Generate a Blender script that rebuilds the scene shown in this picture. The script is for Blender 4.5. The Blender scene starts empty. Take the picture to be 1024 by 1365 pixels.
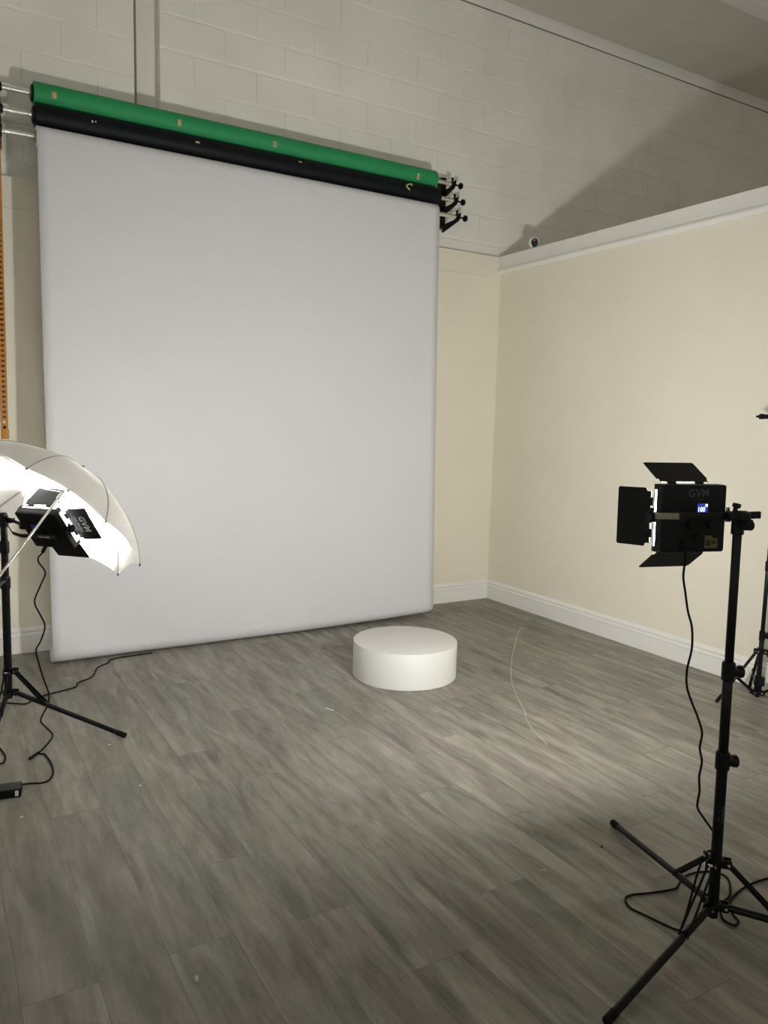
import bpy, bmesh, math, random
from mathutils import Vector, Matrix
random.seed(7)
PI = math.pi
scene = bpy.context.scene
COL = scene.collection

# ------------------------------------------------------------------ materials
def mat(name, color, rough=0.6, metal=0.0, spec=0.5, emit=None, strength=0.0):
    m = bpy.data.materials.new(name); m.use_nodes = True
    b = m.node_tree.nodes['Principled BSDF']
    b.inputs['Base Color'].default_value = (*color, 1)
    b.inputs['Roughness'].default_value = rough
    b.inputs['Metallic'].default_value = metal
    b.inputs['Specular IOR Level'].default_value = spec
    if emit:
        b.inputs['Emission Color'].default_value = (*emit, 1)
        b.inputs['Emission Strength'].default_value = strength
    return m

class NT:
    """tiny node-tree helper"""
    def __init__(s, m):
        s.t = m.node_tree; s.b = s.t.nodes['Principled BSDF']
    def n(s, kind, **kw):
        nd = s.t.nodes.new(kind)
        for k, v in kw.items(): setattr(nd, k, v)
        return nd
    def l(s, a, b): s.t.links.new(a, b)
    def math(s, op, a, b=None, c=None):
        nd = s.n('ShaderNodeMath', operation=op)
        for i, v in enumerate((a, b, c)):
            if v is None: continue
            if isinstance(v, (int, float)): nd.inputs[i].default_value = v
            else: s.l(v, nd.inputs[i])
        return nd.outputs[0]
    def noise(s, vec, scale, detail=3, rough=.5, dist=0):
        nd = s.n('ShaderNodeTexNoise')
        nd.inputs['Scale'].default_value = scale; nd.inputs['Detail'].default_value = detail
        nd.inputs['Roughness'].default_value = rough; nd.inputs['Distortion'].default_value = dist
        if vec is not None: s.l(vec, nd.inputs['Vector'])
        return nd.outputs['Fac']
    def comb(s, x, y, z):
        nd = s.n('ShaderNodeCombineXYZ')
        for i, v in enumerate((x, y, z)):
            if isinstance(v, (int, float)): nd.inputs[i].default_value = v
            else: s.l(v, nd.inputs[i])
        return nd.outputs[0]
    def ramp(s, fac, stops):
        nd = s.n('ShaderNodeValToRGB'); e = nd.color_ramp.elements
        while len(e) < len(stops): e.new(0.5)
        for i, (p, c) in enumerate(stops):
            e[i].position = p; e[i].color = (*c, 1)
        s.l(fac, nd.inputs[0]); return nd.outputs[0]
    def bump(s, h, dist, strength=1.0):
        nd = s.n('ShaderNodeBump'); nd.inputs['Distance'].default_value = dist
        nd.inputs['Strength'].default_value = strength
        s.l(h, nd.inputs['Height']); s.l(nd.outputs[0], s.b.inputs['Normal'])

def painted(name, color, rough, bscale, bdist, var=.04):
    m = mat(name, color, rough); t = NT(m)
    pos = t.n('ShaderNodeNewGeometry').outputs['Position']
    f = t.noise(pos, 2.3, 4)
    lo = tuple(c * (1 - var) for c in color); hi = tuple(min(1, c * (1 + var)) for c in color)
    t.l(t.ramp(f, [(.3, lo), (.7, hi)]), t.b.inputs['Base Color'])
    t.bump(t.noise(pos, bscale, 4, .6), bdist)
    return m

def floor_material():
    m = mat('vinyl_plank', (.2, .19, .16), .48, spec=.45); t = NT(m)
    pos = t.n('ShaderNodeNewGeometry').outputs['Position']
    sep = t.n('ShaderNodeSeparateXYZ'); t.l(pos, sep.inputs[0]); x, y = sep.outputs[0], sep.outputs[1]
    px = t.math('DIVIDE', t.math('ADD', x, 3.597 + 17.85), .1785)
    i = t.math('FLOOR', px); fx = t.math('FRACT', px)
    w1 = t.n('ShaderNodeTexWhiteNoise', noise_dimensions='1D'); t.l(i, w1.inputs['W'])
    py = t.math('DIVIDE', t.math('ADD', t.math('ADD', y, 20.0), t.math('MULTIPLY', w1.outputs['Value'], 1.22)), 1.22)
    j = t.math('FLOOR', py); fy = t.math('FRACT', py)
    w2 = t.n('ShaderNodeTexWhiteNoise', noise_dimensions='2D'); t.l(t.comb(i, j, 0), w2.inputs['Vector'])
    r = w2.outputs['Value']
    off = t.math('MULTIPLY', r, 37.0)
    broad = t.noise(t.comb(t.math('ADD', t.math('MULTIPLY', x, 14.0), off), t.math('MULTIPLY', y, 2.1), off), 1.0, 4, .55, .9)
    fine = t.noise(t.comb(t.math('ADD', t.math('MULTIPLY', x, 60.0), off), t.math('MULTIPLY', y, 7.0), off), 1.0, 4, .6, .8)
    hair = t.noise(t.comb(t.math('ADD', t.math('MULTIPLY', x, 300.0), off), t.math('MULTIPLY', y, 16.0), off), 1.0, 2, .5)
    knots = t.noise(t.comb(t.math('MULTIPLY', x, 24.0), t.math('MULTIPLY', y, 11.0), off), 1.0, 3, .6)
    s = t.math('ADD', t.math('MULTIPLY', broad, .60), t.math('MULTIPLY', fine, .23))
    s = t.math('ADD', s, t.math('MULTIPLY', hair, .07))
    s = t.math('ADD', s, t.math('MULTIPLY', knots, .12))
    s = t.math('ADD', s, t.math('MULTIPLY', t.math('SUBTRACT', r, .5), .035))
    col = t.ramp(s, [(.33, FLOOR_LO), (.50, FLOOR_MID), (.67, FLOOR_HI)])
    hue = t.noise(t.comb(t.math('ADD', t.math('MULTIPLY', x, 9.0), off), t.math('MULTIPLY', y, 1.7), 4.0), 1.0, 2, .5)
    tint = t.ramp(hue, [(.36, (1.035, .985, .985)), (.64, (.975, 1.015, .985))])
    mt = t.n('ShaderNodeMix', data_type='RGBA', blend_type='MULTIPLY'); mt.inputs[0].default_value = 1.0
    t.l(col, mt.inputs[6]); t.l(tint, mt.inputs[7]); col = mt.outputs[2]
    # joints
    ex = t.math('MULTIPLY', t.math('MINIMUM', fx, t.math('SUBTRACT', 1.0, fx)), .1785)
    ey = t.math('MULTIPLY', t.math('MINIMUM', fy, t.math('SUBTRACT', 1.0, fy)), 1.22)
    e = t.math('MINIMUM', ex, ey)
    g = t.math('SMOOTH_MIN', t.math('DIVIDE', e, .0012), 1.0, .05)
    mix = t.n('ShaderNodeMix', data_type='RGBA'); t.l(g, mix.inputs[0])
    mix.inputs[6].default_value = (.075, .068, .056, 1); t.l(col, mix.inputs[7])
    t.l(mix.outputs[2], t.b.inputs['Base Color'])
    h = t.math('ADD', t.math('MULTIPLY', g, 1.0), t.math('MULTIPLY', hair, .35))
    h = t.math('ADD', h, t.math('MULTIPLY', fine, .3))
    t.bump(h, .0012, .6)
    t.l(t.math('ADD', t.math('MULTIPLY', fine, .25), .36), t.b.inputs['Roughness'])
    return m

FLOOR_LO = (.108, .101, .084); FLOOR_MID = (.230, .214, .182); FLOOR_HI = (.370, .346, .297)
M = {}
M['floor'] = floor_material()
M['cream'] = painted('cream_wall_paint', (.84, .795, .655), .75, 260, .0006, .02)
M['block'] = painted('painted_block', (.87, .855, .775), .7, 190, .0014, .05)
M['column'] = painted('painted_steel', (.86, .845, .77), .5, 60, .0006, .03)
M['trim_shade'] = mat('painted_trim_shade', (.13, .125, .11), .9)
M['trim'] = painted('white_trim_paint', (.86, .845, .79), .5, 120, .0003, .02)
M['ceil'] = painted('ceiling_paint', (.68, .665, .59), .8, 90, .0015, .05)
M['paper'] = painted('white_seamless_paper', (.69, .688, .70), .85, 25, .0006, .012)
M['green'] = painted('green_seamless_paper', (.016, .29, .094), .65, 40, .0005, .05)
M['navy'] = painted('black_seamless_paper', (.0030, .0044, .0066), .55, 40, .0005, .05)
M['navy'].node_tree.nodes['Principled BSDF'].inputs['Specular IOR Level'].default_value = .2
M['chrome'] = mat('polished_steel', (.80, .79, .75), .27, 1.0)
M['steel'] = mat('brushed_aluminium', (.72, .69, .62), .38, 1.0)
M['black'] = mat('black_plastic', (.0016, .0026, .0030), .45, spec=.22)
M['satin'] = mat('black_anodised_tube', (.0018, .0026, .0032), .36, spec=.25)
M['flap'] = mat('black_sheet_metal', (.0030, .0038, .0042), .5, spec=.25)
M['rubber'] = mat('black_rubber', (.0022, .0022, .0024), .75, spec=.2)
M['card'] = mat('brown_cardboard', (.33, .20, .11), .85)
M['tape'] = mat('masking_tape', (.55, .43, .22), .8)
M['yellow'] = mat('yellow_ribbon', (.62, .55, .16), .7)
M['lilac'] = mat('white_paper_bit', (.75, .74, .72), .8)
M['orange'] = mat('orange_plastic', (.52, .22, .024), .5)
M['maroon'] = mat('dark_red_plastic', (.10, .022, .018), .45)
M['white'] = painted('white_laminate', (.72, .715, .675), .42, 50, .0002, .01)
M['plastic'] = mat('white_plastic', (.82, .81, .77), .35)
M['lens'] = mat('black_gloss', (.006, .006, .007), .08)
M['red_led'] = mat('red_led', (.8, .1, .08), .4, emit=(1, .22, .18), strength=.25)
M['logo'] = mat('silver_print', (.50, .50, .50), .5)
M['logo_dim'] = mat('grey_print', (.055, .058, .060), .6)
M['screen'] = mat('blue_screen', (.01, .012, .05), .25, emit=(.03, .05, .34), strength=.10)
M['digits'] = mat('screen_digits', (.7, .8, 1), .4, emit=(.55, .78, 1.0), strength=.22)
M['sticker'] = mat('yellow_sticker', (.15, .128, .05), .7)
M['label'] = mat('grey_label', (.24, .225, .17), .6)
M['blue'] = mat('blue_plastic', (.02, .05, .30), .4)
M['grey_top'] = mat('dark_grey_plastic', (.035, .038, .040), .6, spec=.3)
M['seam_rib_shade'] = mat('seam_tape_rib_shade_grey', (.40, .39, .37), .8)
M['thread'] = mat('pale_thread', (.62, .58, .48), .8)
M['pebble'] = mat('beige_stone', (.60, .47, .37), .8)
M['wood_bit'] = mat('pale_wood', (.50, .45, .32), .8)
PANEL = 62.0
def led_material(name, power):
    m = mat(name, (.9, .9, .9), .5, emit=(1.0, .985, .965), strength=power); t = NT(m)
    # the LEDs face forwards; the rim of the diffuser only glows
    tc = t.n('ShaderNodeTexCoord'); sp = t.n('ShaderNodeSeparateXYZ'); t.l(tc.outputs['Normal'], sp.inputs[0])
    k = t.math('GREATER_THAN', sp.outputs[1], .7)
    t.l(t.math('MULTIPLY', t.math('ADD', t.math('MULTIPLY', k, .96), .04), power), t.b.inputs['Emission Strength']); return m
M['led'] = led_material('lit_diffuser', PANEL)
M['led_dim'] = led_material('lit_diffuser_dimmed', PANEL * .36)
def umbrella_material():
    m = bpy.data.materials.new('translucent_white_nylon'); m.use_nodes = True
    t = m.node_tree; t.nodes.clear()
    o = t.nodes.new('ShaderNodeOutputMaterial'); mx = t.nodes.new('ShaderNodeMixShader')
    d = t.nodes.new('ShaderNodeBsdfDiffuse'); tr = t.nodes.new('ShaderNodeBsdfTranslucent')
    d.inputs[0].default_value = (.80, .79, .76, 1); tr.inputs[0].default_value = (.85, .83, .78, 1)
    mx.inputs[0].default_value = .40
    t.links.new(d.outputs[0], mx.inputs[1]); t.links.new(tr.outputs[0], mx.inputs[2])
    t.links.new(mx.outputs[0], o.inputs[0]); return m
M['nylon'] = umbrella_material()

# ------------------------------------------------------------------ mesh helpers
def obj(name, bm, m, parent=None, smooth=35):
    me = bpy.data.meshes.new(name)
    bmesh.ops.recalc_face_normals(bm, faces=bm.faces)
    for f in bm.faces: f.smooth = True
    lim = math.radians(smooth)
    for e in bm.edges:
        if len(e.link_faces) == 2 and e.calc_face_angle(0) > lim: e.smooth = False
    bm.to_mesh(me); bm.free()
    me.materials.append(m)
    o = bpy.data.objects.new(name, me); COL.objects.link(o)
    if parent: o.parent = parent
    return o
def thing(name, label, cat, loc=(0, 0, 0), group=None, matrix=None):
    o = bpy.data.objects.new(name, None); COL.objects.link(o)
    o.empty_display_size = .05
    if matrix is not None: o.matrix_world = matrix
    else: o.location = loc
    o['label'] = label; o['category'] = cat
    if group: o['group'] = group
    return o
def tag(o, label, cat, group=None):
    o['label'] = label; o['category'] = cat
    if group: o['group'] = group
    return o
def struct(name, bm, m, smooth=35, parent=None):
    o = obj(name, bm, m, parent, smooth); o['kind'] = 'structure'; return o
def box(bm, lo, hi, bev=0.0, mx=None, seg=2):
    r = bmesh.ops.create_cube(bm, size=1.0); vs = r['verts']
    lo, hi = Vector(lo), Vector(hi); c = (lo + hi) / 2; s = hi - lo
    for v in vs: v.co = Vector((v.co.x * s.x, v.co.y * s.y, v.co.z * s.z)) + c
    if bev > 0:
        es = list({e for v in vs for e in v.link_edges})
        g = bmesh.ops.bevel(bm, geom=es, offset=bev, segments=seg, affect='EDGES', profile=.6)
        vs = list({v for f in g['faces'] for v in f.verts} | {v for v in vs if v.is_valid})
    if mx is not None:
        for v in vs: v.co = mx @ v.co
    return vs
def frame_of(d):
    d = d.normalized(); a = Vector((0, 0, 1)) if abs(d.z) < .95 else Vector((1, 0, 0))
    x = d.cross(a).normalized(); return x, d.cross(x).normalized()
def cyl(bm, a, b, r0, r1=None, n=20, cap=True):
    a, b = Vector(a), Vector(b); r1 = r0 if r1 is None else r1
    x, y = frame_of(b - a); A = []; B = []
    for k in range(n):
        t = 2 * PI * k / n; d = x * math.cos(t) + y * math.sin(t)
        A.append(bm.verts.new(a + d * r0)); B.append(bm.verts.new(b + d * r1))
    for k in range(n): bm.faces.new((A[k], A[(k + 1) % n], B[(k + 1) % n], B[k]))
    if cap: bm.faces.new(A[::-1]); bm.faces.new(B)
def lathe(bm, a, d, prof, n=28):
    """prof: (distance along d, radius) list, closed by caps where radius > 0"""
    a, d = Vector(a), Vector(d).normalized(); x, y = frame_of(d); rings = []
    for s, r in prof:
        rings.append([bm.verts.new(a + d * s + (x * math.cos(2 * PI * k / n) + y * math.sin(2 * PI * k / n)) * max(r, 1e-5)) for k in range(n)])
    for A, B in zip(rings, rings[1:]):
        for k in range(n): bm.faces.new((A[k], A[(k + 1) % n], B[(k + 1) % n], B[k]))
    bm.faces.new(rings[0][::-1]); bm.faces.new(rings[-1])
def smooth_path(pts, sub=6):
    P = [Vector(p) for p in pts]; out = []
    for i in range(len(P) - 1):
        p0 = P[max(i - 1, 0)]; p1 = P[i]; p2 = P[i + 1]; p3 = P[min(i + 2, len(P) - 1)]
        for k in range(sub):
            t = k / sub
            out.append(.5 * ((2 * p1) + (p2 - p0) * t + (2 * p0 - 5 * p1 + 4 * p2 - p3) * t * t + (3 * p1 - p0 - 3 * p2 + p3) * t ** 3))
    out.append(P[-1]); return out
def tube(bm, pts, r, n=8, sub=6):
    P = smooth_path(pts, sub) if sub > 1 else [Vector(p) for p in pts]
    x, y = frame_of(P[1] - P[0]); rings = []
    for i, p in enumerate(P):
        d = (P[min(i + 1, len(P) - 1)] - P[max(i - 1, 0)]).normalized()
        x = (x - d * x.dot(d)).normalized(); y = d.cross(x)
        rings.append([bm.verts.new(p + (x * math.cos(2 * PI * k / n) + y * math.sin(2 * PI * k / n)) * r) for k in range(n)])
    for A, B in zip(rings, rings[1:]):
        for k in range(n): bm.faces.new((A[k], A[(k + 1) % n], B[(k + 1) % n], B[k]))
    bm.faces.new(rings[0][::-1]); bm.faces.new(rings[-1])
def bar(bm, a, b, w, h, side, bev=.0015):
    """flat bar from a to b; w along `side`, h along the third axis"""
    a, b = Vector(a), Vector(b); d = (b - a); L = d.length; d.normalize()
    s = Vector(side); s = (s - d * s.dot(d)).normalized(); t = d.cross(s)
    mx = Matrix((( d.x, s.x, t.x, a.x), (d.y, s.y, t.y, a.y), (d.z, s.z, t.z, a.z), (0, 0, 0, 1)))
    box(bm, (0, -w / 2, -h / 2), (L, w / 2, h / 2), bev, mx)
def prism(bm, outline, thick, mx=None):
    """outline in local xy, extruded along z by thick"""
    A = [bm.verts.new((p[0], p[1], 0)) for p in outline]; B = [bm.verts.new((p[0], p[1], thick)) for p in outline]
    n = len(A); bm.faces.new(A[::-1]); bm.faces.new(B)
    for k in range(n): bm.faces.new((A[k], A[(k + 1) % n], B[(k + 1) % n], B[k]))
    if mx is not None:
        for v in A + B: v.co = mx @ v.co
def profile_x(bm, prof, x0, x1, axis='x'):
    """closed profile of (depth, z) swept along x (or y)"""
    f = (lambda t, p: (t, p[0], p[1])) if axis == 'x' else (lambda t, p: (p[0], t, p[1]))
    A = [bm.verts.new(f(x0, p)) for p in prof]; B = [bm.verts.new(f(x1, p)) for p in prof]
    n = len(A); bm.faces.new(A[::-1]); bm.faces.new(B)
    for k in range(n): bm.faces.new((A[k], A[(k + 1) % n], B[(k + 1) % n], B[k]))
def text(name, s, size, m, parent, mx, bold=0.0, ext=.0004, sx=1.0, align='CENTER'):
    c = bpy.data.curves.new(name, 'FONT'); c.body = s; c.size = size; c.extrude = ext; c.offset = bold; c.space_character = 1.12
    c.align_x = align; c.align_y = 'CENTER'
    t = bpy.data.objects.new('tmp', c); COL.objects.link(t)
    dg = bpy.context.evaluated_depsgraph_get()
    me = bpy.data.meshes.new_from_object(t.evaluated_get(dg)); bpy.data.objects.remove(t)
    me.name = name; me.transform(Matrix.Diagonal((sx, 1, 1, 1))); me.transform(mx)
    me.materials.clear(); me.materials.append(m)
    o = bpy.data.objects.new(name, me); COL.objects.link(o); o.parent = parent; return o
def axes(x, y, z, o=(0, 0, 0)):
    return Matrix(((x[0], y[0], z[0], o[0]), (x[1], y[1], z[1], o[1]), (x[2], y[2], z[2], o[2]), (0, 0, 0, 1)))
B = bmesh.new

# ------------------------------------------------------------------ the room
WALL_TOP = 2.71
bm = B(); box(bm, (-7, -8, -.06), (4.6, .35, 0)); struct('floor', bm, M['floor'])
bm = B(); box(bm, (-7, 0, 0), (0.12, .045, WALL_TOP)); struct('wall_back', bm, M['cream'])
bm = B(); box(bm, (0, -8, 0), (.13, .0, WALL_TOP)); struct('wall_right', bm, M['cream'])
# upper concrete-block wall, split by the column recess
def block_face(bm, x0, x1, z0, z1, y):
    gx, gz, b, dp = .0005, .0022, .0085, .0080
    x0 += gx; x1 -= gx; z0 += gz; z1 -= gz
    if x1 - x0 < .02 or z1 - z0 < .02: return
    y += random.uniform(-.0012, .0012)
    jig = lambda: random.uniform(-.0016, .0016)
    o = [bm.verts.new((x, y + dp, z)) for x, z in ((x0, z0), (x1, z0), (x1, z1), (x0, z1))]
    i = [bm.verts.new((x, y, z)) for x, z in ((x0 + .0012, z0 + b + jig()), (x1 - .0012, z0 + b + jig()), (x1 - .0012, z1 - b + jig()), (x0 + .0012, z1 - b + jig()))]
    bm.faces.new(i)
    for k in range(4): bm.faces.new((o[k], o[(k + 1) % 4], i[(k + 1) % 4], i[k]))
def block_wall(bm, xa, xb, offs, reveal):
    yb = .05
    for k in range(-2, 8):
        z0 = 3.010 + .2022 * k; z1 = min(z0 + .2022, 4.60)
        x = offs[k % 2]
        while x > xa: x -= .406
        while x < xb:
            a, b2 = max(x, xa), min(x + .406, xb)
            if b2 > a: block_face(bm, a, b2, z0, z1, yb)
            x += .406
    box(bm, (xa, yb + .005, 2.60), (xb, yb + .22, 4.60))
bm = B(); block_wall(bm, -2.621, 4.6, (-2.41, -2.2153), 1)
box(bm, (-7, .27, 2.6), (4.6, .35, 4.6))
block_wall(bm, -7, -2.772, (-3.175, -2.982), 1)
struct('wall_upper_back', bm, M['block'], smooth=20)
bm = B(); box(bm, (-2.742, .125, 2.62), (-2.600, .26, 4.6), .003)
struct('trim_1', bm, M['column'])                                   # steel column standing in the recess
bm = B(); box(bm, (4.48, -8, 0), (4.6, .05, 4.6)); struct('wall_far_right', bm, M['block'])
bm = B(); box(bm, (-7, -8, 4.57), (4.6, .35, 4.66)); struct('ceiling', bm, M['ceil'])
bm = B(); profile_x(bm, [(.06, 4.495), (.042, 4.495), (.012, 4.538), (.012, 4.575), (.06, 4.575)], -7, 4.48); struct('trim_2', bm, M['trim'])
bm = B(); box(bm, (-7, .0478, 4.4885), (4.48, .07, 4.4945)); struct('trim_shade_strip', bm, M['trim_shade'])  # solid strip coloured dark to paint the shadow line below the trim
bm = B(); box(bm, (-7, -1.16, 4.45), (4.48, -1.02, 4.58), .004); struct('trim_3', bm, M['trim'])
# fascia and moulding along the head of the right wall
bm = B()
profile_x(bm, [(.13, 2.712), (-.012, 2.712), (-.012, 2.640), (-.016, 2.630), (-.016, 2.622), (-.024, 2.616), (-.030, 2.604),
               (-.030, 2.597), (-.022, 2.590), (-.014, 2.584), (-.010, 2.577), (.13, 2.577)], -8, -.0005, 'y')
struct('trim_4', bm, M['trim'], smooth=25)
# thin bead and cap on the back wall
bm = B(); profile_x(bm, [(.0, 2.5375), (-.003, 2.539), (-.0045, 2.542), (-.003, 2.545), (.0, 2.5465)], -7, -.001); struct('trim_5', bm, M['cream'])
bm = B(); box(bm, (-.006, -.006, .14), (.004, .004, 2.59), .0025); struct('trim_6', bm, M['cream'])
BASE = [(.0, 0), (-.014, 0), (-.014, .098), (-.0165, .102), (-.0165, .108), (-.012, .113), (-.009, .120), (-.0135, .127), (-.0135, .134),
        (-.008, .142), (-.004, .150), (.0, .152)]
bm = B(); profile_x(bm, BASE, -7, -.001); struct('baseboard_back', bm, M['trim'], smooth=25)
bm = B(); profile_x(bm, BASE, -8, -.001, 'y'); struct('baseboard_right', bm, M['trim'], smooth=25)

# ------------------------------------------------------------------ seamless paper rolls
XL, XR = -3.352, -.762
def paper_roll(name, label, y, z, r, m, xr, rod):
    t = thing(name, label, 'backdrop roll', (XL, y, z), 'backdrop paper rolls on the wall')
    bm = B(); L = xr - XL
    lathe(bm, (0, 0, 0), (1, 0, 0), [(0, r - .004), (.003, r), (L - .003, r), (L, r - .004)], 40); obj('roll', bm, m, t, 40)
    bm = B(); lathe(bm, (-.006, 0, 0), (1, 0, 0), [(0, .026), (0, .031), (L + .012, .031), (L + .012, .026)], 28); obj('cardboard_core', bm, M['card'], t)
    bm = B(); cyl(bm, (rod[0] - XL, 0, 0), (rod[1] - XL, 0, 0), .0142, n=24); obj('core_tube', bm, M['chrome'], t)
    return t
GY, GZ, GR = -.13, 3.128, .062
KY, KZ, KR = -.165, 3.006, .0625
WY, WZ, WR = -.20, 2.886, .055
g = paper_roll('backdrop_roll', 'green backdrop paper roll, topmost of the three wall-mounted rolls', GY, GZ, GR, M['green'], -.735, (-3.555, -.585))
k_ = paper_roll('backdrop_roll', 'black backdrop paper roll between the green roll and the hanging white paper', KY, KZ, KR, M['navy'], -.725, (-3.545, -.585))
w_ = paper_roll('backdrop_roll', 'white seamless backdrop paper unrolled down the wall to the floor', WY, WZ, WR, M['paper'], XR, (-3.535, -.585))
for root, y in ((g, GR), (k_, KR)):
    bm = B(); lathe(bm, (-.012, 0, 0), (1, 0, 0), [(0, .036), (.003, .045), (.010, .045), (.011, .030)], 28); obj('end_plug', bm, M['black'], root)
def tab(name, root, x, ang, r, w, h, m, notch=False):
    """small tape tab bent round the roll; ang is measured from the front, upwards"""
    bm = B(); n = 5; rr = r + .0006; rows = []
    cells = [(0, 1)] if not notch else [(0, .35), (.62, 1)]
    for a0, a1 in cells:
        prev = None
        for q in range(n + 1):
            a = ang + (q / n - .5) * h / r
            p = [bm.verts.new((x + w * (a_ - .5), -rr * math.cos(a), rr * math.sin(a))) for a_ in (a0, a1)]
            if prev: bm.faces.new((prev[0], prev[1], p[1], p[0]))
            prev = p
    if notch:
        for s in (-.5, .28):
            prev = None
            for q in range(2):
                a = ang + (s + q * .22) * h / r
                p = [bm.verts.new((x + w * (a_ - .5), -rr * math.cos(a), rr * math.sin(a))) for a_ in (0, 1)]
                if prev: bm.faces.new((prev[0], prev[1], p[1], p[0]))
                prev = p
    o = obj(name, bm, m, root); s = o.modifiers.new('thick', 'SOLIDIFY'); s.thickness = .0006; s.offset = 1
    return o
tab('tape_tab', g, -3.253 - XL, -.12, GR, .024, .034, M['tape'])
tab('tape_tab', g, -2.573 - XL, -.12, GR, .022, .036, M['tape'])
tab('tape_tab', g, -1.975 - XL, -.18, GR, .024, .036, M['tape'], True)
tab('tape_tab', g, -.905 - XL, -.30, GR, .022, .042, M['tape'])
for x, a, w, h, m, nm in ((-3.065, .12, .008, .012, 'lilac', 'paper_bit'), (-3.048, .16, .006, .008, 'lilac', 'paper_bit'),
                          (-2.477, .22, .026, .012, 'tape', 'tape_tab'), (-1.815, .42, .022, .010, 'tape', 'tape_tab')):
    tab(nm, k_, x - XL, a, KR, w, h, M[m])
bm = B(); tube(bm, [(-.985 - XL, -.0665, .030), (-1.005 - XL, -.067, .026), (-1.028 - XL, -.069, .012), (-1.018 - XL, -.072, -.002), (-1.000 - XL, -.071, -.012)], .0042, 6)
tube(bm, [(-.985 - XL, -.0665, .030), (-.984 - XL, -.067, .018)], .0042, 6, 2)
o = obj('ribbon', bm, M['yellow'], k_)
# the hanging sheet with its curl at the floor
bm = B(); NX = 48; rows = []
prof = []
for q in range(5):
    a = PI / 2 * (1 - q / 4); prof.append((WY - (WR + .001) * math.cos(a), WZ + (WR + .001) * math.sin(a)))
y0, z0 = prof[-1]; yb, zb, cr = -.340, .075, .062
for q in range(1, 29):
    s = q / 28
    prof.append((y0 + (yb - y0) * (s * .45 + .55 * s * s), z0 + (zb - z0) * s))
cy, cz = yb + cr, zb
for q in range(1, 19):
    a = PI * 1.12 * q / 18
    rr = cr * (1 + .10 * q / 18)
    prof.append((cy - rr * math.cos(a), cz - (cz - .004) * math.sin(a) if a < PI else cz + rr * .9 * math.sin(a - PI) + 0))
for j in range(NX + 1):
    u = j / NX; x = (XR - XL) * u; row = []
    for q, (py, pz) in enumerate(prof):
        s = min(1, max(0, (z0 - pz) / z0))
        rip = .004 * s * math.sin(9.0 * u + 1.2 + 3 * pz) * math.sin(PI * min(1, pz + .15)) + .002 * s * math.sin(23 * u + 2.5 * pz)
        lift = .020 * max(0, (u - .55) / .45) ** 1.5 if pz < .2 else 0        # the right end of the curl rides off the floor
        row.append(bm.verts.new((x, py - WY - rip, pz - WZ + lift * (1 - pz / .2) if pz < .2 else pz - WZ)))
    rows.append(row)
for a, b in zip(rows, rows[1:]):
    for q in range(len(prof) - 1): bm.faces.new((a[q], a[q + 1], b[q + 1], b[q]))
o = obj('hanging_sheet', bm, M['paper'], w_, 60)
s = o.modifiers.new('thick', 'SOLIDIFY'); s.thickness = .0012; s.offset = -1

# ------------------------------------------------------------------ wall brackets for the rolls
def bracket(name, label, x, side):
    t = thing(name, label, 'wall bracket', (x, .0, 2.86), 'hook brackets for the paper rolls')
    bm = B(); box(bm, (-.020, -.012, -.01), (.020, .053, .345), .002)
    for zz in (.03, .305): cyl(bm, (0, -.012, zz), (0, -.016, zz), .007, n=12)
    obj('back_plate', bm, M['black'], t)
    for (y, z) in ((GY, GZ), (KY, KZ), (WY, WZ)):
        zz = z - 2.86
        bm = B(); hx = -.006
        A = Matrix(((0, 0, 1, hx), (1, 0, 0, 0), (0, 1, 0, 0), (0, 0, 0, 1)))
        # side cheek: gusset rising from the plate to a cradle around the tube
        c = (y, zz); r1, r0 = .024, .0155
        out = [(-.010, zz - .072), (-.010, zz - .018), (y + .030, zz - .010)]
        for q in range(7):
            a = math.radians(10 - 200 * (q + 1) / 7 * 1.0); out.append((y + r0 * math.cos(a), zz + r0 * math.sin(a)))
        out += [(y - .014, zz + .012), (y - .020, zz + .026), (y - .030, zz + .020), (y - .026, zz - .006), (y - .012, zz - .026)]
        prism(bm, out, .012, A)
        h = obj('hook', bm, M['black'], t)
    return t
br = bracket('roller_bracket', 'black three-hook wall bracket at the right ends of the backdrop rolls', -.566, 1)
bl = bracket('roller_bracket', 'black three-hook wall bracket at the left ends of the backdrop rolls', -3.522, -1)
for (y, z) in ((GY, GZ), (KY, KZ), (WY, WZ)):
    zz = z - 2.86
    bm = B(); lathe(bm, (-.022, y, zz), (1, 0, 0), [(0, .015), (.003, .021), (.020, .021), (.024, .013), (.030, .0065), (.072, .0065), (.076, .014), (.079, .0215), (.090, .023), (.097, .019), (.099, .006)], 24)
    kn = obj('locking_knob', bm, M['black'], br)
    bm = B(); box(bm, (-.016, y - .004, zz + .018), (-.002, y + .004, zz + .036), .002); lathe(bm, (-.009, y, zz + .036), (0, 0, 1), [(0, .007), (.003, .010), (.008, .010), (.010, .005)], 16)
    obj('thumb_screw', bm, M['black'], br)
    bm = B(); lathe(bm, (.018, y, zz), (-1, 0, 0), [(0, .018), (.004, .024), (.022, .024), (.026, .036), (.030, .036), (.034, .026), (.042, .026), (.046, .036), (.050, .036), (.054, .020)], 24)
    if z == KZ: lathe(bm, (-.030, y, zz), (-1, 0, 0), [(0, .018), (.030, .018), (.034, .036), (.040, .036), (.044, .026), (.056, .026), (.060, .036), (.066, .036), (.070, .020)], 24)
    obj('chain_wheel', bm, M['chrome'] if z == WZ else M['black'], bl)

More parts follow.
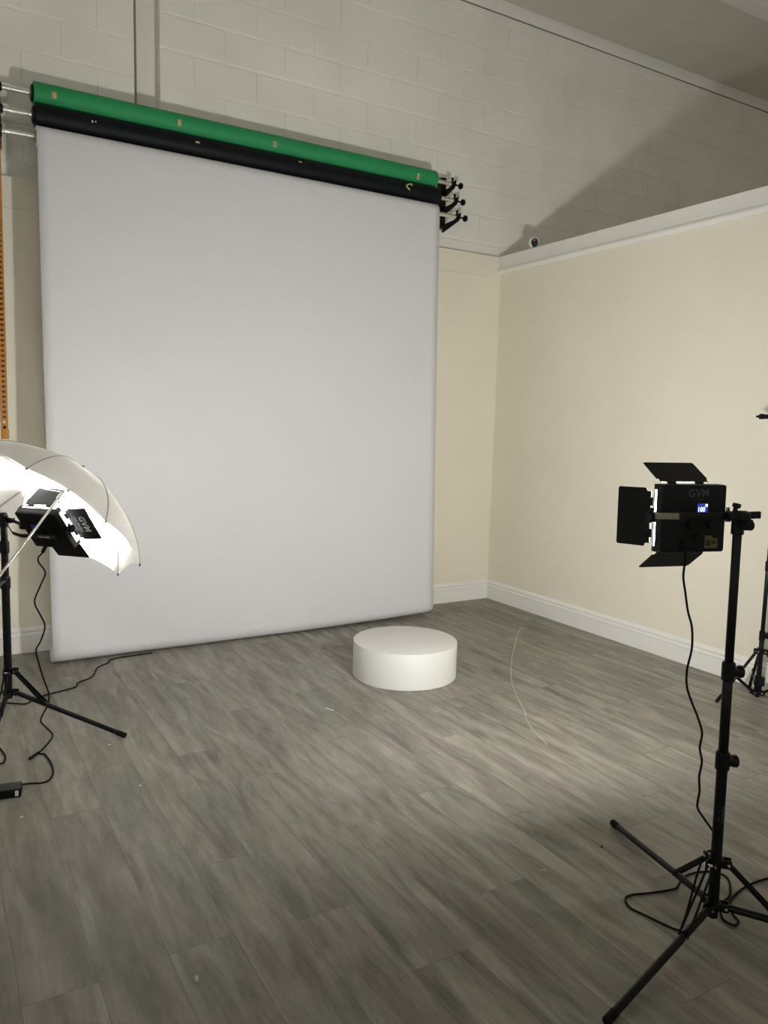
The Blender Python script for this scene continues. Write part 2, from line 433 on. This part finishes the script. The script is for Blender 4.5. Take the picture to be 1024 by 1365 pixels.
# pull chains hanging from the left bracket
def chain_strand(bm, x, y, ztop, zbot, w=.026, pitch=.0275, sway=0.0):
    n = int((ztop - zbot) / pitch)
    for k in range(n):
        z = ztop - pitch * k; xx = x + sway * (k / max(1, n - 1))
        for s in (-1, 1): box(bm, (xx + s * w / 2 - .0048, y - .005, z - pitch), (xx + s * w / 2 + .0048, y + .005, z + .002), .0015, seg=1)
        box(bm, (xx - w / 2, y - .005, z - .008), (xx + w / 2, y + .005, z + .008), .0015, seg=1)
t = thing('pull_chain', 'long orange pull chain hanging beside the left edge of the white paper', 'chain', (-3.538, WY + .02, 2.86), 'pull chains of the paper rolls')
bm = B(); chain_strand(bm, -.002, 0, 0, -1.545, sway=-.006); obj('chain_links', bm, M['orange'], t)
bm = B(); chain_strand(bm, -.012, .018, 0.013, -1.52, sway=.004); obj('return_links', bm, M['maroon'], t)
bm = B(); box(bm, (-.026, -.010, -1.592), (.014, .010, -1.535), .006); obj('chain_connector', bm, M['orange'], t)
bm = B(); cyl(bm, (-.012, .016, -1.590), (-.012, .016, -1.52), .013, n=16); obj('chain_weight', bm, M['black'], t)
t = thing('pull_chain', 'black pull chain with a silver weight, behind the orange chain', 'chain', (-3.601, KY + .026, 2.98), 'pull chains of the paper rolls')
bm = B(); chain_strand(bm, 0, 0, 0, -1.40); obj('chain_links', bm, M['black'], t)
bm = B(); lathe(bm, (0, 0, -1.40), (0, 0, -1), [(0, .010), (.01, .020), (.13, .020), (.14, .012)], 20); obj('chain_weight', bm, M['steel'], t)

# ------------------------------------------------------------------ round plinth
bm = B(); lathe(bm, (0, 0, 0), (0, 0, 1), [(0, .2905), (.002, .2925), (.1945, .2925), (.1963, .2915), (.197, .2895)], 96)
o = obj('round_plinth', bm, M['white'], smooth=30); o.location = (-1.634, -1.331, 0)
tag(o, 'low round white display plinth standing on the grey plank floor', 'plinth')

# ------------------------------------------------------------------ light stands
CR = Vector((.861, -.508, 0))            # towards the right of the room as the knobs point
def tripod(name, label, base, tubes, collars, low, up, legs, lean=(0, 0), head=True, leg_r=.0105, attach=.29, hub_r=.03, knob=CR):
    """legs: tip positions (world xy). low/up: heights of the two hubs."""
    t = thing(name, label, 'light stand', (base[0], base[1], 0), 'tripod light stands'); top = tubes[-1][1]
    at = lambda z: Vector((lean[0] * z / top, lean[1] * z / top, z))
    for i, (z0, z1, r) in enumerate(tubes):
        bm = B(); lathe(bm, at(z0), at(z1) - at(z0), [(0, r * .9), (.002, r), ((at(z1) - at(z0)).length - .002, r), ((at(z1) - at(z0)).length, r * .9)], 24)
        obj('pole', bm, M['satin'], t)
    for z, r in collars:
        bm = B(); lathe(bm, at(z - .027), at(z + .027) - at(z - .027), [(0, r), (.004, r + .003), (.05, r + .003), (.054, r)], 24)
        c = at(z); bar(bm, c, c + knob * (r + .016), .020, .034, (0, 0, 1), .003)
        co = obj('collar', bm, M['black'], t)
        bm = B(); lathe(bm, c + knob * (r + .008), knob, [(0, .009), (.003, .017), (.014, .018), (.018, .013)], 10); obj('clamp_knob', bm, M['black'], co)
    dirs = []
    for L in legs:
        tip = Vector((L[0] - base[0], L[1] - base[1], .0)); d = tip.normalized(); dirs.append((d, tip))
    for zz, hh in ((low, .012), (up, .012)):
        bm = B(); lathe(bm, at(zz - hh), (0, 0, 1), [(0, .017), (.002, .0205), (2 * hh - .002, .0205), (2 * hh, .017)], 24)
        for d, tip in dirs:
            s = Vector((-d.y, d.x, 0))
            for sg in (-1, 1): bar(bm, at(zz) + d * .012 + s * .0105 * sg, at(zz) + d * (hub_r + .011) + s * .0105 * sg, .004, .024, s, .001)
        h = obj('hub', bm, M['black'], t)
        for d, tip in dirs:
            s = Vector((-d.y, d.x, 0)); bm = B(); cyl(bm, at(zz) + d * (hub_r + .003) - s * .0145, at(zz) + d * (hub_r + .003) + s * .0145, .0042, n=12)
            obj('bolt', bm, M['chrome'], h)
    for d, tip in dirs:
        s = Vector((-d.y, d.x, 0)); a = at(low) + d * hub_r; e = tip + Vector((0, 0, leg_r + .001)); a2 = e + (a - e) * .985
        ax = (e - a2).normalized()
        bm = B(); cyl(bm, a2, e - ax * .03, leg_r, n=18); lg = obj('leg', bm, M['satin'], t)
        bm = B(); lathe(bm, e - ax * .035, ax, [(0, leg_r), (.002, leg_r + .0012), (.040, leg_r + .0012), (.043, leg_r * .7)], 18); obj('foot_cap', bm, M['rubber'], lg)
        p = a + (e - a) * attach; bm = B(); cyl(bm, p - s * .013, p + s * .013, .0038, n=12); obj('rivet', bm, M['chrome'], lg)
        bm = B()
        for sg in (-1, 1): bar(bm, at(up) + d * hub_r + s * .0075 * sg, p + s * .0118 * sg, .003, .012, s, .0008)
        obj('brace', bm, M['black'], t)
    return t, at

rb = Vector((-2.027, -3.627, 0))
rs, rat = tripod('light_stand', 'black tripod light stand in the right foreground carrying the panel light', rb,
    [(.03, .50, .0150), (.50, .755, .0135), (.755, 1.165, .0118)], [(.497, .0165), (.755, .015)], .065, .197,
    [(-1.856, -3.096), (-2.573, -3.745), (-1.652, -4.041)], (-.014, .008))
bm = B(); p = rat(1.165); lathe(bm, p - Vector((0, 0, .028)), (0, 0, 1), [(0, .014), (.002, .0165), (.043, .0165), (.045, .012)], 20)
bar(bm, p, p + CR * .034, .030, .034, (0, 0, 1), .004)
hd = obj('stand_head', bm, M['black'], rs)
bm = B(); lathe(bm, p + CR * .030 + Vector((.0, 0, -.003)), CR, [(0, .007), (.003, .012), (.010, .012), (.012, .008)], 10); obj('head_knob', bm, M['black'], hd)
# print on the lower tube, reading upwards
vd = Vector((-.62, -.785, 0)).normalized(); sd = Vector((0, 0, 1)); 
text('maker_print', 'GVM', .022, M['logo_dim'], rs, axes((0, 0, 1), tuple(Vector((0, 0, 1)).cross(vd) * -1), tuple(vd), tuple(rat(.345) + vd * .0147 + CR * .004)), .0005)

lb = Vector((-3.650, -1.253, 0))
ls, lat = tripod('light_stand', 'black tripod light stand at the left edge beside the white umbrella', lb,
    [(.165, .68, .0165), (.68, .84, .0150), (.84, .955, .0140)], [(.682, .0175), (.838, .0165)], .192, .288,
    [(-3.2148, -1.5267), (-3.80, -1.72), (-3.66, -.74)], (.004, -.002), knob=-CR)
bm = B(); p = lat(.955); lathe(bm, p - Vector((0, 0, .03)), (0, 0, 1), [(0, .016), (.002, .019), (.05, .019), (.053, .012)], 20)
bar(bm, p, p + CR * .042, .020, .034, (0, 0, 1), .004); obj('stand_head', bm, M['black'], ls)

# third stand by the right wall
C3 = Vector((-.185, -2.535, 0))
t3, a3 = tripod('light_stand', 'thin black tripod stand close to the right wall at the picture edge', C3,
    [(.02, .36, .0125), (.36, .72, .0105), (.72, 1.50, .009)], [(.35, .012), (.72, .011)], .268, .045,
    [(-.406, -2.4565), (-.038, -2.392), (-.125, -2.757)], (0, 0), leg_r=.0075, attach=.52, hub_r=.024)
bm = B(); box(bm, (-.014, -.014, .055), (.014, .014, .135), .004); box(bm, (.006, -.016, .075), (.034, .002, .125), .005); obj('centre_clamp', bm, M['black'], t3)
bm = B(); d = -CR; c = Vector((0, 0, 1.488))
lathe(bm, c - d * .05, d, [(0, .010), (.02, .012), (.135, .012), (.137, .014), (.155, .014), (.158, .009), (.163, .006), (.172, .006), (.175, .003)], 18)
lathe(bm, c + Vector((0, 0, -.03)), (0, 0, 1), [(0, .012), (.004, .016), (.056, .016), (.06, .012)], 18)
obj('grip_arm', bm, M['black'], t3)

# ------------------------------------------------------------------ LED panel lights
def led_panel(name, label, mx, flaps, led, logo_flap=False, cover=True):
    """local axes: x right, y to the front (lit side), z up; seen from behind"""
    W, H = .1025, .0955
    t = thing(name, label, 'studio light', group='LED panel lights', matrix=mx)
    bm = B(); box(bm, (-W, -.030, -H), (W, 0, H), .009, seg=3)
    box(bm, (-W, -.008, -H), (W, 0, H), .003)
    for sx in (-1, 1):
        for sz in (-1, 1):
            box(bm, (min(sx * W, sx * (W - .016)), -.001, min(sz * H, sz * (H - .016))), (max(sx * W, sx * (W - .016)), .018, max(sz * H, sz * (H - .016))), .002)
    for a, b in (((-W, .013, H - .010), (W, .018, H)), ((-W, .013, -H), (W, .018, -H + .010)), ((-W, .013, -H), (-W + .010, .018, H)), ((W - .010, .013, -H), (W, .018, H))):
        box(bm, a, b, .0012)
    for q in range(7): box(bm, (-.060 + q * .020 - .004, -.0312, -.020), (-.060 + q * .020 + .004, -.029, -.012), .0006)
    lathe(bm, (.010, -.029, -.052), (0, -1, 0), [(0, .010), (.004, .010), (.005, .007)], 20)
    lathe(bm, (.052, -.029, -.018), (0, -1, 0), [(0, .011), (.008, .011), (.010, .009)], 24)
    lathe(bm, (-.015, -.029, -.018), (0, -1, 0), [(0, .011), (.008, .011), (.010, .009)], 24)
    for sx in ((-1, 1) if cover else ()): box(bm, (min(sx * W, sx * (W - .002)), -.001, -H), (max(sx * W, sx * (W - .002)), .0045, H))
    if cover:                                             # upper and lower rims closed
        for sz in (-1, 1): box(bm, (-W, -.001, min(sz * H, sz * (H - .002))), (W, .018, max(sz * H, sz * (H - .002))))
    else:
        box(bm, (-W, -.001, -H), (W, .018, -H + .002)); box(bm, (-W, -.001, H - .002), (W, .006, H))
    obj('housing', bm, M['black'], t)
    bm = B(); box(bm, (-W + .001, 0.0003, -H + .001), (W - .001, .0125, H - .001)); dfz = obj('diffuser', bm, M[led], t)
    # barn doors
    def flap(edge, ang, nm='barn_door'):
        bm = B(); a = math.radians(ang); L = .104
        if edge in ('top', 'bottom'):
            s = 1 if edge == 'top' else -1; h0, h1 = .078, .084
            o = Vector((0, .020, s * (H + .002))); ex = Vector((1, 0, 0)); ey = Vector((0, math.cos(a), s * math.sin(a)))
        else:
            s = 1 if edge == 'right' else -1; h0, h1 = .074, .0835
            o = Vector((s * (W + .002), .020, 0)); ex = Vector((0, 0, 1)); ey = Vector((s * math.sin(a), math.cos(a), 0))
        ez = ex.cross(ey); A = axes(ex, ey, ez, o)
        out = [(-h0, .004), (h0, .004), (h0, .016), (h1, .020), (h1, L - .004), (h1 - .004, L), (-h1 + .004, L), (-h1, L - .004), (-h1, .020), (-h0, .016)]
        prism(bm, out, .002, A)
        f = obj(nm, bm, M['flap'], t)
        for c in (-.045, .045):
            bm = B(); cyl(bm, A @ Vector((c - .012, 0, .001)), A @ Vector((c + .012, 0, .001)), .0045, n=12)
            bar(bm, A @ Vector((c, 0, .001)), A @ Vector((c, .016, .001)), .020, .004, ex, .0008)
            q = Vector(o) + ex * c; bar(bm, q, Vector((q.x * .985 if edge in ('left', 'right') else q.x, .015, q.z * .985 if edge in ('top', 'bottom') else q.z)), .020, .005, ex, .0008)
            obj('hinge', bm, M['black'], f)
        return f, A
    F = {e: flap(e, a) for e, a in flaps.items()}
    if logo_flap:
        f, A = F['right']
        # reads downwards, letters standing towards the outer edge, on the back of the right door
        bn = A.to_3x3() @ Vector((0, 0, 1)); 
        ex = A.to_3x3() @ Vector((1, 0, 0)); ey = A.to_3x3() @ Vector((0, 1, 0))
        back = bn if bn.y < 0 else -bn
        off = .0026 if bn.y < 0 else -.0006
        X = -ex; Y = ey
        o = A @ Vector((0, .062, 0)) + bn * off
        zz = X.cross(Y)
        text('maker_print', 'GVM', .037, M['logo'], f, axes(X, Y, zz, tuple(o)), .0014)
        o = A @ Vector((0, .035, 0)) + bn * off
        text('small_print', 'Great Video Maker', .0095, M['logo'], f, axes(X, Y, zz, tuple(o)), .0002)
    # pivot knobs
    for s in (-1, 1):
        bm = B(); lathe(bm, (s * W, -.008, .004), (s, 0, 0), [(0, .008), (.012, .008), (.013, .016), (.028, .017), (.031, .013)], 14)
        bar(bm, (s * (W + .022), -.008, .004), (s * (W + .022), -.008, .030), .010, .006, (0, 1, 0), .002)
        obj('pivot_knob', bm, M['black'], t)
    return t, F
BK = axes((1, 0, 0), (0, 0, 1), (0, -1, 0))        # text plane on the back of the housing
def on_back(x, z, d=.0304): return Matrix.Translation((x, -d, z)) @ BK

# right lamp
az = .27415
mx = Matrix.Translation((-2.0598 + .0, -3.4743, 1.166)) @ Matrix.Rotation(-az, 4, 'Z') @ Matrix.Rotation(math.radians(-1.5), 4, 'X')
rp, RF = led_panel('led_panel_light', 'lit black LED panel with barn doors, back view showing 100 on its display', mx,
                   {'top': 31.5, 'bottom': 35.5, 'left': 31, 'right': 31}, 'led')
text('maker_print', 'GVM', .030, M['logo_dim'], rp, on_back(.008, .071), .0006)
bm = B(); box(bm, (-.012, -.0306, .0535), (.028, -.0298, .0545)); obj('small_print', bm, M['logo_dim'], rp)
bm = B(); box(bm, (.006, -.0308, .016), (.040, -.029, .043), .0006); sc = obj('display', bm, M['screen'], rp)
text('display_digits', '100', .0195, M['digits'], sc, on_back(.0185, .0255, .0311), .0003, sx=.78)
bm = B(); box(bm, (.0315, -.0313, .0335), (.0385, -.0305, .0415)); obj('display_icon', bm, M['digits'], sc)
bm = B(); box(bm, (.036, -.0306, -.084), (.078, -.0298, -.056)); box(bm, (.036, -.0306, -.056), (.060, -.0298, -.048)); st = obj('sticker', bm, M['sticker'], rp)
bm = B(); box(bm, (.060, -.0311, -.073), (.073, -.0303, -.062), .0003); box(bm, (.040, -.0311, -.077), (.056, -.0303, -.060), .0003); obj('sticker_print', bm, mat('dark_print', (.035, .03, .012), .7), st)
# yoke of the right lamp (local coordinates)
bm = B(); ar = .121; bz = .0208; by = -.140
for s in (-1, 1):
    bar(bm, (s * ar, .006, .003), (s * ar, by, bz), .020, .004, (0, 0, 1), .001)
bar(bm, (-ar - .002, by, bz), (ar + .002, by, bz), .017, .004, (0, 0, 1), .001)
yk = obj('yoke', bm, M['black'], rp)
bm = B(); bar(bm, (-ar - .0026, -.022, .008), (-ar - .0026, by + .010, bz - .003), .0165, .0012, (0, 0, 1), .0003); obj('yoke_label', bm, M['label'], yk)
bm = B(); c = Vector((.056, by - .004, bz))
lathe(bm, c - Vector((0, 0, .034)), (0, 0, 1), [(0, .011), (.006, .013), (.020, .020), (.024, .026), (.040, .026), (.046, .016)], 20)
box(bm, (c.x - .045, c.y - .016, c.z - .014), (c.x + .014, c.y + .016, c.z + .010), .006)
lathe(bm, (c.x - .020, c.y, c.z + .008), (.3, 0, 1), [(0, .006), (.012, .006), (.014, .011), (.024, .011)], 12)
obj('mount', bm, M['black'], yk)

# left lamp, tilted up into the umbrella
X = Vector((.63716, -.77046, .02083)); N = Vector((.61967, .52816, .58057)); Z = Vector((-.45831, -.35701, .81394))
LC = Vector((-3.4963, -1.4771, .9493))
mxl = axes(X, N, Z, LC)
lp, LF = led_panel('led_panel_light', 'lit black LED panel tilted up inside the white umbrella', mxl,
                   {'top': 1, 'bottom': 86, 'left': 30, 'right': 84}, 'led_dim', True, False)
inv = mxl.inverted()
hl = inv @ Vector((-3.648, -1.255, .968))                # head of the left stand
bm = B(); lathe(bm, hl, inv.to_3x3() @ Vector((0, 0, 1)), [(-.012, .015), (0, .017), (.016, .017), (.02, .010)], 18)
path = [hl, Vector((-.150, -.052, .001)), Vector((-.095, -.064, .001)), Vector((.098, -.058, .004)), Vector((.1215, -.040, .004)), Vector((.1215, -.006, .004))]
for a, b in zip(path, path[1:]): bar(bm, a, b + (b - a).normalized() * .002, .019, .004, (0, 0, 1), .001)
path = [hl, Vector((-.155, .004, .004)), Vector((-.1215, -.012, .004))]
for a, b in zip(path, path[1:]): bar(bm, a, b + (b - a).normalized() * .002, .019, .004, (0, 0, 1), .001)
yk = obj('yoke', bm, M['black'], lp)
bm = B(); box(bm, (-.034, -.0655, -.0065), (.086, -.0618, .0120), .0005); yl = obj('yoke_label', bm, M['grey_top'], yk)
text('model_print', 'GVM-520S', .0115, M['logo'], yl, Matrix.Translation((.026, -.0660, .0028)) @ BK, .0003)
bm = B(); box(bm, (-.052, -.0325, .010), (-.020, -.029, .034), .001); obj('blue_display', bm, M['blue'], lp)

# ------------------------------------------------------------------ shoot-through umbrella
UC = Vector((-3.51975, -1.59552, 1.01128)); UA = Vector((.61149, .27220, .74296)).normalized(); UR = .4205; UH = .228
FW = Vector((.50716, .85389, -.11685)); UE = UA.cross(FW).normalized(); UG = UA.cross(UE).normalized(); PH = 1.597175
um = thing('umbrella', 'white translucent shoot-through umbrella lit from inside at the left edge', 'umbrella', tuple(UC))
rho = (UR ** 2 + UH ** 2) / (2 * UH); amax = math.asin(UR / rho)
def rib_pt(k, s):
    a = amax * s; t = PH + k * PI / 4; d = UE * math.cos(t) + UG * math.sin(t)
    return UA * (UH - rho * (1 - math.cos(a))) + d * (rho * math.sin(a))
bm = B(); NS, NT_ = 10, 14; grid = []
for k in range(8):
    for j in range(NS):
        v = j / NS; col = []
        for i in range(NT_ + 1):
            s = i / NT_; sc = s * (1 - .055 * math.sin(PI * v) * s ** 3)
            p = rib_pt(k, sc) * (1 - v) + rib_pt(k + 1, sc) * v
            q = rib_pt(k + v, sc); p = p * .72 + q * .28                # taut cloth, slightly bellied
            col.append(bm.verts.new(p) if i else None)
        grid.append(col)
apex = bm.verts.new(UA * UH)
n = len(grid)
for a in range(n):
    A, C = grid[a], grid[(a + 1) % n]
    bm.faces.new((apex, A[1], C[1]))
    for i in range(1, NT_): bm.faces.new((A[i], A[i + 1], C[i + 1], C[i]))
obj('canopy', bm, M['nylon'], um, 14)
for k in range(8):
    bm = B(); tube(bm, [rib_pt(k, s / 8) * .996 - UA * .0015 for s in range(0, 9)], .0016, 6, 2)
    rb_ = obj('rib', bm, M['steel'], um)
    bm = B(); tube(bm, [rib_pt(k, s / 8) + UA * .0012 for s in range(0, 9)], .0021, 6, 2); obj('seam_rib_shade', bm, M['seam_rib_shade'], um)  # seam tape on the cloth, its grey also painting the rib's shade
    tip = rib_pt(k, 1.0); dr = (rib_pt(k, 1.0) - rib_pt(k, .95)).normalized()
    bm = B(); lathe(bm, tip - dr * .004, dr, [(0, .0022), (.003, .003), (.010, .003), (.013, .0015)], 10); obj('rib_tip', bm, M['black'], rb_)
    bm = B(); cyl(bm, UA * .118, rib_pt(k, .62) - UA * .002, .0014, n=6); obj('stretcher', bm, M['steel'], rb_)
bm = B(); cyl(bm, UA * -.62, UA * (UH + .02), .0052, n=16); obj('shaft', bm, M['chrome'], um)
bm = B(); lathe(bm, UA * .080, UA, [(0, .007), (.002, .0095), (.034, .0095), (.036, .013), (.044, .013), (.046, .007)], 18); obj('runner', bm, M['chrome'], um)
bm = B(); lathe(bm, UA * (UH - .004), UA, [(0, .012), (.004, .016), (.010, .012), (.030, .006), (.034, .003)], 16); obj('ferrule', bm, M['black'], um)
# arm on the stand that grips the shaft
sp = UC - UA * .40 - Vector(lb); q0 = lat(.695)
bm = B(); bar(bm, q0, sp + (sp - q0).normalized() * .012, .014, .012, (0, 0, 1), .002)
lathe(bm, sp - UA * .016, UA, [(0, .009), (.002, .012), (.030, .012), (.032, .009)], 16)
obj('umbrella_bracket', bm, M['black'], ls)

# ------------------------------------------------------------------ cords, adapter, camera, small bits
def cord(name, label, pts, r, m='rubber', cat='cable', n=8, sub=6):
    bm = B(); tube(bm, pts, r, n, sub); return tag(obj(name, bm, M[m], None, 60), label, cat, "cables on the floor" if cat == "cable" else None)
def lead(root, pts, r, name='power_lead', parent=None, sub=6):
    iv = root.matrix_world.inverted() if root.matrix_world != Matrix() else root.matrix_basis.inverted()
    bm = B(); tube(bm, [iv @ Vector(p) for p in pts], r, 8, sub); return obj(name, bm, M['rubber'], parent or root, 60)
hang = [(-3.520, -1.535, .868), (-3.531, -1.530, .846), (-3.537, -1.470, .822), (-3.530, -1.410, .790), (-3.500, -1.363, .734), (-3.517, -1.338, .676), (-3.541, -1.322, .602),
        (-3.520, -1.332, .542), (-3.504, -1.337, .491), (-3.522, -1.323, .423), (-3.539, -1.307, .380), (-3.529, -1.310, .318), (-3.512, -1.306, .246),
        (-3.491, -1.305, .170), (-3.502, -1.320, .125), (-3.532, -1.340, .072), (-3.512, -1.350, .038), (-3.490, -1.378, .008), (-3.525, -1.462, .004), (-3.563, -1.536, .004)]
lc = lead(lp, hang + [(-3.543, -1.562, .004), (-3.533, -1.663, .004), (-3.537, -1.752, .004), (-3.557, -1.807, .004), (-3.581, -1.823, .004), (-3.614, -1.813, .004), (-3.638, -1.814, .008), (-3.659, -1.836, .018)], .0034)
lead(lp, [(-3.5635, -1.538, .0085), (-3.583, -1.558, .0075), (-3.604, -1.582, .0075)], .0058, 'lead_splitter', lc)
lead(lp, [(-3.514, -1.538, .882), (-3.521, -1.536, .868), (-3.528, -1.532, .852)], .0075, 'lead_plug', lc)
cord('floor_cable', 'black cord lying on the floor from behind the white paper to the left stand',
     [(-3.80, -.86, .004), (-3.659, -.851, .004), (-3.636, -.851, .004), (-3.595, -.878, .004), (-3.548, -.907, .004), (-3.498, -.852, .004), (-3.431, -.814, .004), (-3.302, -.767, .004), (-3.277, -.702, .004),
      (-3.194, -.636, .004), (-3.140, -.491, .004), (-3.076, -.432, .004), (-3.042, -.372, .004), (-2.95, -.352, .004), (-2.80, -.345, .004)], .0036)
cord('floor_cable', 'short loop of black cord on the floor at the left edge above the adapter',
     [(-3.86, -1.22, .004), (-3.726, -1.288, .004), (-3.701, -1.414, .004), (-3.689, -1.487, .004), (-3.690, -1.527, .004), (-3.698, -1.562, .004), (-3.712, -1.570, .004), (-3.790, -1.559, .004), (-3.95, -1.53, .004)], .0038)
t = thing('power_adapter', 'black power adapter with a small white label on the floor at left edge', 'adapter', (-3.662, -1.874, 0), matrix=Matrix.Translation((-3.661, -1.868, 0)) @ Matrix.Rotation(math.radians(-10), 4, 'Z'))
bm = B(); box(bm, (-.150, -.033, .0), (0, .033, .030), .004)
for q in range(9): box(bm, (-.118 + q * .010, -.0342, .007), (-.114 + q * .010, -.032, .022), .0004)
obj('case', bm, M['black'], t)
bm = B(); box(bm, (-.148, -.031, .0295), (-.002, .031, .034), .003); obj('lid', bm, M['grey_top'], t)
bm = B(); box(bm, (-.020, -.0338, .007), (-.009, -.0328, .027), .0003); lbq = obj('label', bm, M['lilac'], t)
bm = B()
for q in range(4): box(bm, (-.0165, -.0343, .010 + q * .0042), (-.0125, -.0336, .012 + q * .0042))
obj('label_print', bm, M['card'], lbq)

lead(rp,
     [(-2.1055, -3.500, 1.108), (-2.107, -3.506, 1.09), (-2.1065, -3.510, 1.065), (-2.1015, -3.506, 1.040), (-2.089, -3.495, 1.0), (-2.073, -3.493, .954), (-2.069, -3.503, .901), (-2.062, -3.513, .863), (-2.061, -3.518, .827), (-2.073, -3.527, .791),
      (-2.086, -3.527, .738), (-2.096, -3.538, .695), (-2.087, -3.550, .653), (-2.082, -3.569, .615), (-2.073, -3.581, .570), (-2.089, -3.589, .532), (-2.085, -3.596, .494), (-2.093, -3.597, .453),
      (-2.102, -3.608, .416), (-2.104, -3.606, .385), (-2.082, -3.593, .352), (-2.041, -3.589, .307), (-1.992, -3.588, .251), (-1.985, -3.594, .21), (-2.016, -3.580, .192), (-2.075, -3.600, .150), (-2.112, -3.607, .070), (-2.126, -3.603, .020), (-2.136, -3.600, .006),
      (-2.150, -3.559, .004), (-2.166, -3.500, .004), (-2.176, -3.459, .004), (-2.157, -3.424, .004), (-2.123, -3.417, .004), (-2.057, -3.440, .004), (-1.981, -3.459, .004), (-1.957, -3.454, .004),
      (-1.906, -3.433, .004), (-1.854, -3.432, .004), (-1.797, -3.454, .004), (-1.780, -3.500, .004), (-1.85, -3.56, .004), (-1.921, -3.580, .004), (-1.975, -3.625, .004), (-1.973, -3.660, .004), (-1.945, -3.655, .004), (-1.925, -3.62, .004), (-1.86, -3.575, .004), (-1.70, -3.56, .004), (-1.45, -3.62, .004)], .0032)

t = thing('security_camera', 'small white round camera with black face on the right wall ledge', 'camera', (.040, -.335, 2.712))
bm = B(); lathe(bm, (0, 0, 0), (0, 0, 1), [(0, .026), (.003, .029), (.010, .028), (.014, .016), (.022, .014)], 28); obj('base', bm, M['plastic'], t)
d = Vector((-.55, -.82, -.12)).normalized(); x = d.cross(Vector((0, 0, 1))).normalized(); z = x.cross(d)
bm = B(); bmesh.ops.create_uvsphere(bm, u_segments=32, v_segments=20, radius=.041)
A = axes(x, d, z, (0, 0, .052))
for v in bm.verts:
    v.co = Vector((v.co.x, v.co.y, v.co.z * 1.10))
    if v.co.y > .030: v.co.y = .030 + (v.co.y - .030) * .2
    v.co = A @ v.co
obj('shell', bm, M['plastic'], t)
bm = B(); lathe(bm, A @ Vector((0, .0305, 0)), d, [(0, .024), (.002, .0255), (.004, .024)], 32)
for v in bm.verts:
    q = A.inverted() @ v.co; q.z *= 1.22; v.co = A @ q
fc = obj('face', bm, M['lens'], t)
bm = B(); bmesh.ops.create_uvsphere(bm, u_segments=10, v_segments=8, radius=.0030, matrix=Matrix.Translation(A @ Vector((.004, .0345, .017)))); obj('indicator', bm, M['red_led'], fc)

cord('thread', 'thin pale loose thread lying on the floor right of the round plinth',
     [(-.353, -.857, .002), (-.443, -.922, .002), (-.609, -1.087, .002), (-.731, -1.217, .002), (-.849, -1.336, .002), (-.971, -1.474, .002), (-1.083, -1.602, .002), (-1.201, -1.756, .002), (-1.283, -1.885, .002),
      (-1.356, -2.007, .002), (-1.411, -2.105, .002), (-1.446, -2.143, .002), (-1.492, -2.225, .002), (-1.537, -2.313, .002), (-1.564, -2.395, .002), (-1.58, -2.451, .002)], .0019, 'thread', 'thread', 5, 4)
bm = B(); bmesh.ops.create_icosphere(bm, subdivisions=3, radius=.0075)
for v in bm.verts: v.co = Vector((v.co.x * .75, v.co.y * 1.15, v.co.z)) * (1 + .12 * math.sin(300 * v.co.x + 2) * math.cos(240 * v.co.y))
o = obj('pebble', bm, M['pebble'], None, 60); o.location = (-3.382, -3.137, .0072); tag(o, 'tiny beige pebble on the floor near the bottom left', 'pebble')
bm = B(); box(bm, (-.0105, -.0022, 0), (.0105, .0022, .003), .0008); o = obj('splinter', bm, M['wood_bit']); o.location = (-2.271, -3.187, 0); o.rotation_euler.z = -.52
tag(o, 'tiny pale splinter on the dark floor left of the right stand', 'splinter')
bm = B(); bmesh.ops.create_uvsphere(bm, u_segments=12, v_segments=8, radius=.0036); o = obj('bead', bm, M['rubber'], None, 60); o.location = (-2.0, -3.178, .0036)
tag(o, 'tiny black bead on the floor beside the right stand leg', 'bead')
def scrap(loc, w, lab, rot):
    bm = B(); box(bm, (-w / 2, -.004, 0), (w / 2, .004, .0012), .0004)
    for v in bm.verts: v.co.z += .6 * abs(v.co.x) ** 1.5 * 2
    o = obj('paper_scrap', bm, M['lilac']); o.location = (*loc, 0); o.rotation_euler.z = rot; tag(o, lab, 'paper scrap', 'paper scraps on the floor')
scrap((-2.262, -1.646), .052, 'thin pale paper scrap on the floor left of the round plinth', -1.15)
scrap((-3.288, -1.574), .011, 'white paper speck by the foot of the left stand leg', .4)
scrap((-3.680, -2.057), .010, 'white paper speck on the floor just below the power adapter', 1.0)
scrap((-3.260, -2.010), .008, 'white paper speck on open floor right of the adapter cord', .2)

# ------------------------------------------------------------------ light, world, camera
w = bpy.data.worlds.new('World'); scene.world = w; w.use_nodes = True
bg = w.node_tree.nodes['Background']; bg.inputs[0].default_value = (1.0, .97, .90, 1); bg.inputs[1].default_value = .055

cam = bpy.data.cameras.new('Camera'); co = bpy.data.objects.new('Camera', cam); COL.objects.link(co)
r = Vector((.86100326, -.50799559, .02477613)); u = Vector((.03820543, .11317763, .99283995)); f = Vector((.50716242, .85389186, -.1168545))
co.matrix_world = axes(r, u, -f, (-3.91958212, -4.90945607, 1.41758807))
cam.sensor_fit = 'VERTICAL'; cam.sensor_height = 36.0; cam.lens = 27.1435; cam.clip_start = .02
scene.camera = co
vs = scene.view_settings; scene.display_settings.display_device = 'sRGB'
vs.view_transform = 'Standard'; vs.look = 'None'; vs.gamma = 1.0; vs.use_curve_mapping = False; vs.exposure = 3.02
